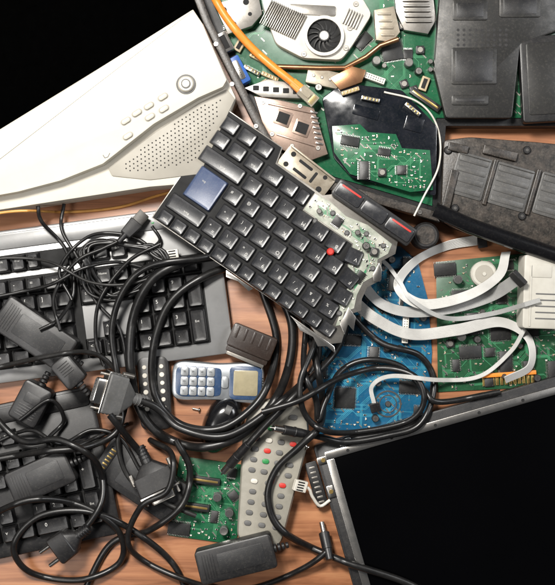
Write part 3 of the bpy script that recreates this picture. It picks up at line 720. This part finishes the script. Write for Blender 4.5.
mb.poly(out,0,24,ch=5.5); mb.build('body',remb,t)
cols=[redm,grn,ylw,blu]
def btn(x,y,w,h,m_,n='button',lab=None):
    m=MB(); m.rbox(0,0,0,w,h,1.8,r=min(w,h)/2,ch=.7,n=4); m.build(n,m_,t,(x,y,23.9),0,lab)
btn(-15,57,7,7,redm,'power_button'); btn(14,58,8,5,rubg)
for k in range(4): btn(-18+k*12,44,7,4.6,cols[k])
for i in range(9):
    for j in range(4 if i<4 else 3):
        x=-18+j*12 if i<4 else -14+j*14
        btn(x,32-i*10.4,7,4.8,[rubg,whitep,rubg,redm,rubg,grn,rubg][(i*2+j)%7] if i<5 else rubg)
t=T('computer_mouse','black computer mouse beside the silver and blue phone','mouse',222,424,.2,-24)
mb=MB(); rings=[]
for k in range(9):
    a=k/8*math.pi/2; f=math.cos(a)**.5 if k<8 else .12
    rings.append(([(x*f,y*f) for x,y in [(19*math.cos(2*math.pi*i/32)*(1+.07*math.sin(2*math.pi*i/32)),31*math.sin(2*math.pi*i/32)) for i in range(32)]],1+24*math.sin(a)))
mb.loft(rings); mb.build('shell',gloss,t)
mb=MB(); M=Matrix(((0,0,1,0),(1,0,0,0),(0,1,0,0),(0,0,0,1))); 
mb.loft([([(5*math.cos(2*math.pi*i/18),5*math.sin(2*math.pi*i/18)) for i in range(18)],-3),([(5*math.cos(2*math.pi*i/18),5*math.sin(2*math.pi*i/18)) for i in range(18)],3)],0,M)
mb.build('scroll_wheel',rubg,t,(0,17,21))

# ================================================================ battery pack under the cables
t=T('battery_pack','flat scuffed black battery pack under cables left of the small green board','battery',142,478,.2,-34)
mb=MB(); mb.rbox(0,0,0,92,44,15,r=4,ch=1.5,n=3); mb.rbox(8,0,14.9,58,30,.5,r=2,ch=.2); mb.build('casing',blk2,t)
mb=MB(); mb.rbox(-38,0,14.9,8,26,1.2,r=1,ch=.3)
for k in range(6): mb.rbox(-38,-10+k*4,16,5,1.4,.3,r=.2,ch=.1,mi=1)
mb.build('contact_strip',[blk,gold],t)

# ================================================================ LCD panel bottom right
t=T('laptop_screen','black laptop display panel with a silver metal bezel in the bottom right corner','screen',315,446,.2,16)
mb=MB(); mb.rbox(170,-125,0,344,254,11,r=4,ch=1.5); mb.build('back_shell',blk,t)
mb=MB()
def framep(mb,cx,cy,z0,z1,w,h,b,mi=0):
    mb.rbox(cx,cy+h/2-b/2,z0,w,b,z1-z0,r=.8,ch=.6,mi=mi); mb.rbox(cx,cy-h/2+b/2,z0,w,b,z1-z0,r=.8,ch=.6,mi=mi)
    mb.rbox(cx-w/2+b/2,cy,z0,b,h-2*b-.1,z1-z0,r=.8,ch=.6,mi=mi); mb.rbox(cx+w/2-b/2,cy,z0,b,h-2*b-.1,z1-z0,r=.8,ch=.6,mi=mi)
framep(mb,172,-128,10.8,14.4,330,242,8); 
for k in range(7): mb.cyl(30+k*45,-11.2,14.3,.5,1.6,10,1,ch=.1)
mb.build('metal_bezel',[steel,hole],t)
mb=MB(); mb.rbox(172,-128,10.8,313.6,225.6,1.7,r=.5,ch=.2); mb.build('display_glass',screenm,t)
for (x,y,a) in [(4,-14,0),(3,-46,90),(30,-3,0)]:
    mb=MB(); mb.rbox(0,0,0,12,7,3,r=1,ch=.5); mb.cyl(0,0,2.9,.8,2.2,12,1,ch=.2); mb.build('mounting_tab',[steel,gold],t,(x,y,10.9),rot=a)
mb=MB(); mb.rbox(0,0,0,12,46,2.6,r=1.5,ch=.6)
for k in range(8): mb.rbox(0,-18+k*5,2.5,6,2,.5,r=.3,ch=.1,mi=1)
mb.build('hinge_plate',[blk,steeld],t,(-9,-36,6))
m=MB(); m.rbox(0,0,0,7,7,6,r=.5,ch=.3); m.build('hinge_spacer',blk,t,(-9,-36,0))

# ================================================================ adapters on the left
def adapter(name,label,px,py,sx,sy,h,rot,q=.97,m_=None):
    z=rest_z(px,py,sx,sy,rot,30,q); t=T(name,label,'power adapter',px,py,z,rot,zp=z+h)
    mb=MB(); mb.rbox(0,0,0,sx,sy,h,r=4,ch=1.8,n=4)
    for k in range(5):
        mb.rbox(-sx/2+6+k*2.6,0,h-.1,1,sy-10,.5,r=.3,ch=.1)
    mb.build('casing',m_ or blk,t)
    mb=MB(); mb.rbox(5,0,h-.1,sx-30,sy-14,.4,r=1.5,ch=.15); mb.build('recessed_label',blk2,t)
    mb=MB(); 
    for k in range(4): cyl_x(mb,sx/2-.5+k*4,sx/2+2.4+k*4,4.6-k*.5,4.4-k*.5)
    mb.build('strain_relief',blk2,t,(0,0,h/2))
    return t
adapter('power_adapter','large black power adapter at the left edge on the silver keyboard',34,334,80,36,22,-34)
adapter('power_adapter','black plug-top adapter between the large adapter and the grey video plug',30,404,40,30,20,62)
adapter('power_adapter','small black adapter brick touching the grey video plug from the left',68,372,30,22,14,-50)
adapter('power_adapter','black adapter brick lying on the number pad of the black keyboard',40,478,64,34,18,24)
adapter('power_adapter','flat black adapter on the bare table at the bottom edge',236,560,76,34,20,14)

# ================================================================ thin wires above the keyboard
cable('wire','thin orange-yellow wire along the lower edge of the beige casing',[(-20,216),(20,211),(70,212),(120,207),(160,195),(188,189),(200,197)],1.4,yel,'wire')
cable('thin_cord','thin black cord dropping from beige casing over left end of silver keyboard',[(38,206),(42,222),(66,250),(74,290),(60,318),(40,330)],1.9)
cable('thin_cord','thin black cord at far left crossing the silver keyboard top strip',[(64,204),(62,230),(80,262),(95,300),(120,330),(128,372)],1.8)
cable('thin_cord','thin black cord with a white four-pin plug beside the laptop keyboard',[(72,300),(60,268),(90,236),(130,236),(152,252),(150,280),(120,300),(88,292),(84,262),(112,244),(140,246),(158,256),(182,254)],1.7,end='mini')
pts=[]
for k in range(52):
    a=R(-40+k*36+6*math.sin(k*2.3)); rr=1+.2*math.sin(k*1.9); pts.append((116+ (38*rr)*math.cos(a)+k*.2, 266+(26*rr)*math.sin(a)))
cable('thin_cord','long thin black cord wound in a messy coil on the silver keyboard',pts+[(150,252),(160,240),(152,226)],1.7,win=4)
cable('thin_cord','thin black cord ending in a small metal USB plug above the silver keyboard',[(60,330),(54,296),(76,262),(104,248),(122,238),(146,212)],1.8,end='usb')
cable('thin_cord','thin black cord fanning out towards the adapter at the left edge',[(175,262),(150,268),(118,262),(84,268),(52,284),(20,292),(-20,300)],1.8)
cable('thin_cord','thin black cord arching from the coil down to the grey video plug',[(160,244),(128,262),(100,300),(96,340),(104,366)],1.9)
cable('thin_cord','second thin black cord fanning left of the coil towards the left edge',[(168,272),(128,284),(90,282),(50,262),(10,258),(-20,262)],1.5,cordg)
cable('thin_cord','thin black cord curling left of the grey video plug',[(20,420),(50,400),(64,420),(48,440),(60,452),(100,436),(128,424)],2.0)
cable('thin_cord','thin black cord across the keys of the black keyboard',[(-10,445),(30,430),(60,444),(92,430),(120,438),(140,470)],2.0)
cable('thin_cord','thin worn black cord crossing the grey video plug and the battery pack',[(-20,372),(30,360),(84,352),(112,366),(126,400),(118,440),(128,476),(160,500),(196,516)],2.4,cordg)

# thick cables
cable('monitor_cable','thick black cable making the widest loop around the two phones',[(250,238),(222,254),(184,262),(152,280),(134,315),(130,360),(138,405),(160,434),(200,447),(240,436),(270,408),(288,370),(292,325),(276,285)],4.6)
cable('monitor_cable','thick black cable making the inner loop just inside the widest one',[(246,262),(205,276),(172,300),(156,335),(152,375),(160,405),(184,426),(222,428),(256,404),(272,372),(276,335),(262,290)],4.0)
cable('monitor_cable','thick black cable running up beside the outer loop on the silver keyboard side',[(-20,462),(40,452),(90,446),(120,426),(118,380),(112,330),(124,290),(150,266),(200,258),(240,250)],3.2)
cable('video_cable','thick black video cable with a grey hooded metal plug left of the phones',[(310,300),(318,340),(312,372),(270,410),(225,436),(180,428),(150,404),(88,388)],3.8,end='dsub')
cable('video_cable','black video cable with a dark hooded plug at the bottom left of the pile',[(110,415),(130,440),(140,452),(152,470),(170,512)],3.4,end='dvi',hood=blk)
cable('audio_cable','black cable running diagonally to a cylindrical plug beside the remote',[(336,296),(346,322),(335,352),(305,385),(266,425),(220,476)],3.6,end='jack')
cable('audio_cable','black cable with a horizontal cylindrical plug above the laptop screen corner',[(344,308),(380,342),(420,356),(434,386),(420,424),(386,436),(345,442),(316,436),(268,427)],3.2,end='jack')
cable('power_cable','black cable arching over the blue circuit board to the laptop screen',[(300,310),(312,345),(322,395),(320,425),(300,446),(276,470),(268,500),(284,532),(340,560),(420,590),(460,640)],3.6)
cable('power_cable','black cable forming a high arch across the middle of the blue board',[(306,326),(304,370),(316,400),(318,420),(326,400),(340,372),(366,360),(400,366),(424,390),(440,402),(500,392)],3.0)
cable('power_cable','black cable hugging the lower left edge of the blue board',[(326,310),(312,350),(300,384),(306,416),(330,432),(372,430),(410,420),(424,400),(414,376),(380,368),(340,378),(300,400),(262,412)],3.0)
cable('power_cable','black cable curving from under the dark hooded plug toward the bottom edge',[(176,440),(190,470),(182,505),(150,530),(110,545),(80,600)],3.4)
cable('power_cable','black cable in a large double loop across the bottom left corner',[(-20,520),(30,500),(80,505),(118,530),(120,562),(80,580),(30,572),(14,545),(40,516),(90,512),(140,535),(180,575),(190,640)],3.2)
cable('power_cable','black mains cable with a two-pin plug resting on the black keyboard',[(-20,400),(20,440),(60,440),(96,462),(102,500),(78,536),(44,560)],3.2,end='mains')
cable('power_cable','black cable with a slim barrel plug beside the left edge of the screen',[(150,440),(172,455),(168,490),(140,508),(130,548),(180,578),(240,590),(300,570),(332,544),(322,524)],3.0,end='barrel')
cable('lead','short white lead with a four-pin plug left of the screen corner',[(330,500),(320,506),(312,496),(308,488),(292,484)],1.6,whitep,end='mini')
cable('lead','thin white wire looping over the open laptop base',[(384,92),(414,100),(432,116),(440,140),(438,168),(424,196),(414,216)],1.0,whitep)
cable('network_cable','orange network cable with a clear plug lying across the open laptop base',[(204,-22),(224,14),(248,44),(272,66),(292,82),(318,105)],4.0,orange,end='rj')

# ribbons
ribbon('ribbon_cable','wide grey ribbon cable bending from the laptop keyboard down over the blue board',[(346,262),(364,286),(382,304),(410,312),(450,308),(490,296),(516,280)],12,[15,35,30,10,15],ribs,endbox=['end'])
ribbon('ribbon_cable','pale grey ribbon cable in an open loop around the round white buzzer',[(478,240),(446,246),(414,262),(398,286),(422,304),(466,296),(498,276),(506,252)],12,[35,50,30,40,55],endbox=['start'])
ribbon('ribbon_cable','pale grey ribbon cable sweeping low across the dark green board to the right',[(348,296),(374,318),(410,334),(456,330),(500,322),(528,338),(530,366),(505,380)],12,[10,25,20,45,50])
ribbon('ribbon_cable','narrow grey ribbon cable along the bottom of the boards',[(374,404),(372,386),(392,376),(440,380),(480,376),(510,352),(524,330)],4.5,[30,20,30,40],n=5,endbox=['start'])
ribbon('ribbon_cable','slim grey ribbon cable crossing behind the wide one near the hinge cap',[(360,250),(384,262),(400,282),(412,300),(446,318),(490,314),(540,300)],5,[20,40,30,20,30],ribs,n=5)

# metal bracket
rz=rest_z(304,172,52,22,-40,38,.95)
t=T('metal_bracket','tan perforated metal bracket sticking out behind the laptop keyboard','bracket',306,172,rz,-38)
mb=MB(); mb.rbox(0,0,0,56,24,2,r=3,ch=.4)
for (x,y,r_) in [(-20,6,2.6),(-20,-6,2.6),(18,7,2.2),(20,-6,3)]: mb.disc(x,y,2.05,r_,14,1); 
for (x,y,a,b) in [(-4,5,16,3),(-4,-5,16,3),(9,0,3,12)]: mb.rbox(x,y,1.98,a,b,.09,r=1,ch=.02,mi=1)
mb.build('plate',[tanm,hole],t); mb=MB(); mb.rbox(0,11,.1,54,1.8,6,r=.4,ch=.3); mb.build('flange',tanm,t)

# SCART block
rz=rest_z(254,346,46,26,-20,30,.9)
t=T('scart_plug','brown-black wide flat plug between the laptop keyboard and the phone','plug',252,342,rz,-22,zp=rz+14)
mb=MB(); mb.rbox(0,0,0,46,24,15,r=3,ch=1.5); mb.rbox(0,-13,2,43,8,11,r=1.5,ch=.8)
for k in range(5): mb.rbox(-17+k*8.4,4,14.9,2.6,12,.6,r=.6,ch=.2)
mb.build('hood',brown,t); mb=MB(); mb.rbox(0,-18,3,39,5,9,r=1,ch=.4); mb.build('metal_shell',steeld,t)

# ================================================================ laptop keyboard on top
kz=rest_z(300,236,200,96,145.4,45,.97)
print('KBZ',kz)
kz=max(min(kz,56),40)
t=T('laptop_keyboard','torn-out black laptop keyboard with one blue key, lying diagonally on top of the pile','laptop keyboard',228,113,kz,145.4,zp=kz+6)
U=lambda u,v:(-u,v)
base=[(-4,-3),(62,-3),(66,12),(120,13),(128,6),(204,6),(210,20),(203,33),(213,48),(206,62),(208,74),(214,84),(206,94),(212,108),(216,120),(208,127),(190,127),(182,124),(-4,125)]
mb=MB(); mb.poly([U(*p) for p in base],0,2.2,ch=.4); mb.build('base_plate',steeld,t)
mb=MB(); mb.poly([U(*p) for p in [(-3,-2),(61,-2),(65,14),(112,15),(112,36),(170,36),(176,54),(190,66),(190,88),(198,100),(200,124),(-3,124)]],2.1,3.0,ch=.2); mb.build('key_well',hole,t)
mem=[(113,16),(130,14),(150,17),(172,12),(202,14),(204,24),(199,34),(206,48),(200,60),(202,74),(207,86),(201,94),(206,106),(202,110),(199,99),(191,88),(191,68),(177,53),(171,35),(150,35),(113,35)]
mp_=[U(*p) for p in mem]
pcb(t,mp_,2.15,77,white2,pcbgt,[('chip',4),('res',80)],ntr=110,th=.7,name='membrane',fixed=[('cap',1,*U(126,28),0),('chip',2,*U(146,26),0),('chip',0,*U(194,58),90),('cap',1,*U(168,24),0),('cap',0,*U(182,30),0),('coil',0,*U(192,30),20)])
def rowk(v,items,h=16.4):
    for u,w,l,*s_ in items: key(t,-u,v,3.0,w-.7,h,4.3,l,keym,s_[0] if s_ else '',jit=1.2 if u<150 else 2.6)
rowk(9,[(9,17.5,'>'),(28.5,17.5,'v'),(48,17.5,'<')],14.5)
rowk(26,[(9,17.5,'Fwd'),(28.5,17.5,'^'),(48,17.5,'Bck'),(69.5,21,'Ctrl'),(89.5,16.5,'Alt'),(105,12,'')],15)
rowk(44.5,[(24,48,'Shift'),(59,17.5,'-','_'),(78.5,17.5,'.',':'),(98,17.5,',',';'),(117.5,17.5,'M'),(137,17.5,'N'),(156.5,17.5,'B')])
rowk(63,[(49.5,17.5,"'",'#'),(69,17.5,';','@'),(88.5,17.5,'L'),(108,17.5,'K'),(127.5,17.5,'J'),(147,17.5,'H'),(166.5,17.5,'G')])
rowk(81.5,[(54.5,17.5,'+','*'),(74,17.5,'[','{'),(93.5,17.5,'P'),(113,17.5,'O'),(132.5,17.5,'I'),(152,17.5,'U'),(171.5,17.5,'Y')])
rowk(100,[(20,40,'Back'),(50,17.5,'=','+'),(69.5,17.5,'?','\\'),(89,17.5,'0','='),(108.5,17.5,'9',')'),(128,17.5,'8','('),(147.5,17.5,'7','/'),(167,17.5,'6','&'),(186.5,17.5,'5','%')])
rowk(117,[(7.5+i*15.8,14.9,l) for i,l in enumerate(['Del','Ins','F12','F11','F10','F9','F8','F7','F6','F5','F4','F3','F2'])],12.6)
o=key(t,-178,45.5,3.4,16.6,16.2,4.3,'V',keym,''); o.rotation_euler=(R(5),R(-6),R(10))
o=key(t,-186.5,65,3.4,16.6,16.2,4.3,'F',keym,''); o.rotation_euler=(R(-4),R(-6),R(-6))
o=key(t,-191,83,3.4,16.6,16.2,4.3,'T',keym,''); o.rotation_euler=(R(3),R(-5),R(5))
for u,v in [(128,38),(138,22),(160,30),(176,20),(200,44),(198,98),(196,20)]:
    mb=MB(); mb.cyl(0,0,0,2.4,3,14,0,r2=2,ch=.5); mb.build('rubber_dome',rubg,t,(-u,v,2.8))
key(t,-23.5,72.3,3.0,31,34,4.6,'',keyblue,'Ent',label='large slate blue enter key')
mb=MB(); mb.cyl(0,0,0,5,3.2,18,0,r2=3.6,ch=1.2)
mb.build('pointing_stick',redm,t,(-157,54,4.5),label='red round pointing stick cap')
for ps,zz in [([(160,126.5),(212,127),(217,132),(206,131),(199,136),(190,131),(176,133),(168,129)],2.3),([(84,125.5),(116,125.5),(114,130),(100,128),(88,131)],2.3),([(202,88),(213,92),(219,104),(211,102),(214,112),(204,106)],3.0),([(202,36),(208,40),(213,50),(208,54),(203,49)],3.0)]:
    mb=MB(); mb.poly([U(*p) for p in ps],zz,zz+1,ch=.3); mb.build('torn_metal_edge',steel,t)
mb=MB(); mb.rbox(0,0,0,90,19,7,r=3.5,ch=1.4,n=4); bb=mb.build('button_bar',blk,t,(-170,-1,2.4))
for k,(u,w,c) in enumerate([(-29,28,1),(0,26,0),(29,28,1)]):
    mb=MB(); mb.rbox(0,0,0,w,13,1.8,r=2.5,ch=.8,n=3); b=mb.build('button',keym,bb,(u,0,6.9))
    if c:
        mb=MB(); mb.rbox(0,0,0,w-6,1.9,.5,r=.9,ch=.2); mb.build('red_stripe',redm,bb,(u,-4.2,8.6),label='red stripe')

# ================================================================ loose screws
sc=random.Random(9)
for (px,py,lab) in [(200,410,'loose steel screw on the table between the phone and the mouse'),(308,448,'loose steel screw on the table above the screen corner')]:
    z=rest_z(px,py,4,4,0,5); t=T('loose_screw',lab,'screw',px,py,z,sc.uniform(0,360))
    mb=MB(); cyl_x(mb,0,1.4,2.4,2.4,12); mb2=MB(); cyl_x(mb2,1.4,8,1.1,.9,8)
    mb.build('head',steel,t,(0,0,2.4)); mb2.build('shank',steel,t,(0,0,2.4))

# ================================================================ lights / world / camera
w=bpy.data.worlds.new('World'); scene.world=w; w.use_nodes=True
w.node_tree.nodes['Background'].inputs[0].default_value=(.92,.94,1,1); w.node_tree.nodes['Background'].inputs[1].default_value=.06
def area_l(loc,size,P,c,tgt=(0,0,0)):
    d=bpy.data.lights.new('lamp','AREA'); d.size=size; d.energy=P; d.color=c
    o=bpy.data.objects.new('lamp',d); col.objects.link(o); o.location=loc
    o.rotation_euler=(Vector(tgt)-Vector(loc)).to_track_quat('-Z','Y').to_euler()
area_l((-.36,.60,1.35),.28,36,(1,.965,.91))
area_l((-.75,-.25,1.1),.4,5,(1,.97,.94))
area_l((1.1,.5,1.0),.4,9,(.97,.98,1))
c=bpy.data.cameras.new('camera'); co=bpy.data.objects.new('camera',c); col.objects.link(co)
co.location=(0,0,H*S); c.sensor_fit='VERTICAL'; c.sensor_height=24; c.lens=24*H/585; c.clip_start=.05; c.clip_end=50
scene.camera=co
scene.view_settings.view_transform='Standard'; scene.view_settings.look='None'; scene.view_settings.exposure=0
